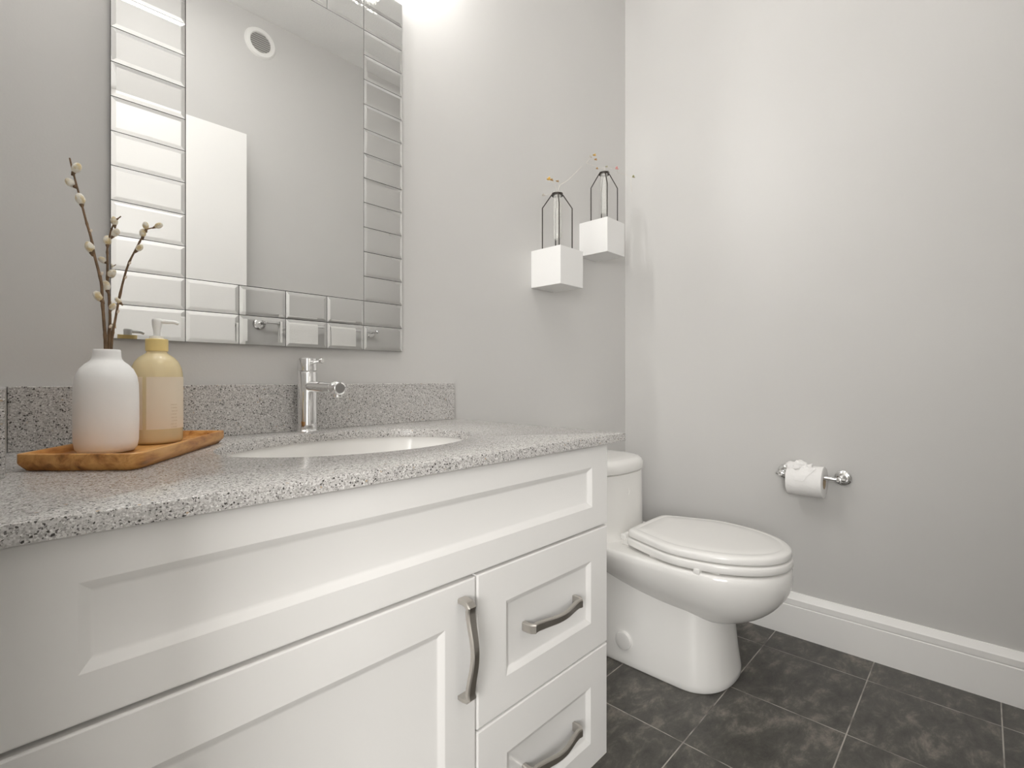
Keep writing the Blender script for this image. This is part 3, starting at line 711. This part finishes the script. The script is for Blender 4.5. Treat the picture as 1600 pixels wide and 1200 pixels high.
# faint embossed maker's mark: small ring over a v on the tank front
bm = BM()
def tank_y(x): return -.125 - .142 * (1 - (abs(x - TXc) / .170) ** 2.6) ** (1 / 2.6)
for z0, kind in ((.500, 'o'), (.488, 'v')):
    x0 = 1.468
    if kind == 'o': pts = [(x0 + .0055 * cos(a * pi / 8), z0 + .006 * sin(a * pi / 8)) for a in range(17)]
    else: pts = [(x0 - .004, z0 + .004), (x0 - .002, z0 - .002), (x0 + .002, z0 - .002), (x0 + .004, z0 + .004)]
    tube(bm, [(x, tank_y(x) - .0001, z) for x, z in pts], .0007, 6)
link('emblem', bm, M['porcelain'], tk)

# ------------------------------------------------------------------ toilet paper holder and roll
BXp, BZp = XR - .058, .5545
t = thing('toilet_paper_holder', (XR, -.712, .5545), 'chrome toilet paper holder with two round flanges on the right wall', 'toilet paper holder')
for y in (-.6265, -.7935):
    f_ = link('flange', revolve(BM(), (XR - .0003, y, .5525), (-1, 0, 0), [(.0245, 0), (.0245, .004), (.0225, .0065), (.0185, .0075), (.018, .0105), (.0150, .012)]), M['chrome'], t)
    link('post', revolve(BM(), (XR - .011, y, .5525), (-1, 0, .03), [(.012, 0), (.0085, .006), (.0078, .040), (.0084, .044), (.0088, .051), (.0078, .056), (.004, .0575)]), M['chrome'], f_)
link('bar', revolve(BM(), (BXp, -.612, BZp), (0, -1, 0), [(.0048, 0), (.0062, .002), (.0062, .196), (.0048, .198)]), M['chrome'], t)
RX, RZc, RR = BXp, BZp - .0145, .0500
ry0, ry1 = -.6515, -.7535
t = thing('toilet_paper_roll', (RX, (ry0 + ry1) / 2, RZc), 'white toilet paper roll hanging on the chrome holder', 'toilet paper')
bm = revolve(BM(), (RX, ry0, RZc), (0, -1, 0), [(.0212, .0004), (RR - .0015, .0), (RR, .0012), (RR, ry0 - ry1 - .0012), (RR - .0015, ry0 - ry1), (.0212, ry0 - ry1 - .0004), (.0212, .0004)], 64, False, False)
link('paper', bm, M['paper'], t, ang=40)
bm = revolve(BM(), (RX, ry0, RZc), (0, -1, 0), [(.0208, .0006), (.0198, .0006), (.0198, ry0 - ry1 - .0006), (.0208, ry0 - ry1 - .0006), (.0208, .0006)], 48, False, False)
link('core', bm, M['card'], t, ang=40)
# folded tissue tuft on top and a pointed fold draped over the front
bm = BM(); nu, nv = 22, 16; V = []
rnd = random.Random(3)
for j in range(nv + 1):
    v = j / nv; row = []
    for i in range(nu + 1):
        u = i / nu
        half = .048 * (1 - .72 * max(0, (v - .30) / .70) ** 1.0)
        y = (ry0 + ry1) / 2 + .016 * (1 - v) * 0 + .010 + (u - .5) * 2 * half * (.62 if v < .3 else .9)
        y = max(min(y, ry0 - .002), ry1 + .002)
        ang = R(100) + R(75) * v          # from above the roll down its front
        lift = .0022 + .010 * max(0, 1 - v * 2.2) * (0.4 + .6 * abs(noise.noise((u * 4.1, v * 5.3, 2.2)))) + .0042 * (noise.noise((u * 7, v * 8, .3)) + .35) * max(0, 1 - v)
        row.append(bm.verts.new((RX + (RR + lift) * cos(ang), y, RZc + (RR + lift) * sin(ang))))
    V.append(row)
for j in range(nv):
    for i in range(nu): bm.faces.new((V[j][i], V[j][i + 1], V[j + 1][i + 1], V[j + 1][i]))
bmesh.ops.recalc_face_normals(bm, faces=bm.faces); bmesh.ops.solidify(bm, geom=bm.faces[:], thickness=.0008)
bm2 = bm
for (cx_, cy_, cz_, ry_, rx_, rz_, a0) in ((-.020, -.671, .0500, .019, .014, .0085, .2), (-.013, -.686, .0535, .018, .013, .0095, 1.4), (-.029, -.683, .0440, .017, .011, .0085, 2.6), (-.030, -.664, .0430, .010, .010, .0075, 3.7)):
    n0 = len(bm2.verts)
    ellipsoid(bm2, (RX + cx_, cy_, RZc + cz_), (ry_, rx_, rz_), (-.35, 0, 1), 28, 16)
    bm2.verts.ensure_lookup_table()
    c_ = Vector((RX + cx_, cy_, RZc + cz_))
    for v in bm2.verts[n0:]:
        d_ = v.co - c_; q = d_ / .016 + Vector((a0, a0 * 2, 0))
        k_ = 1 + .55 * noise.noise(q * 1.1) + .30 * (1 - 2 * abs(noise.noise(q * 2.1))) - .15
        v.co = c_ + d_ * k_
link('loose_tissue', bm2, M['paper'], t, ang=75)
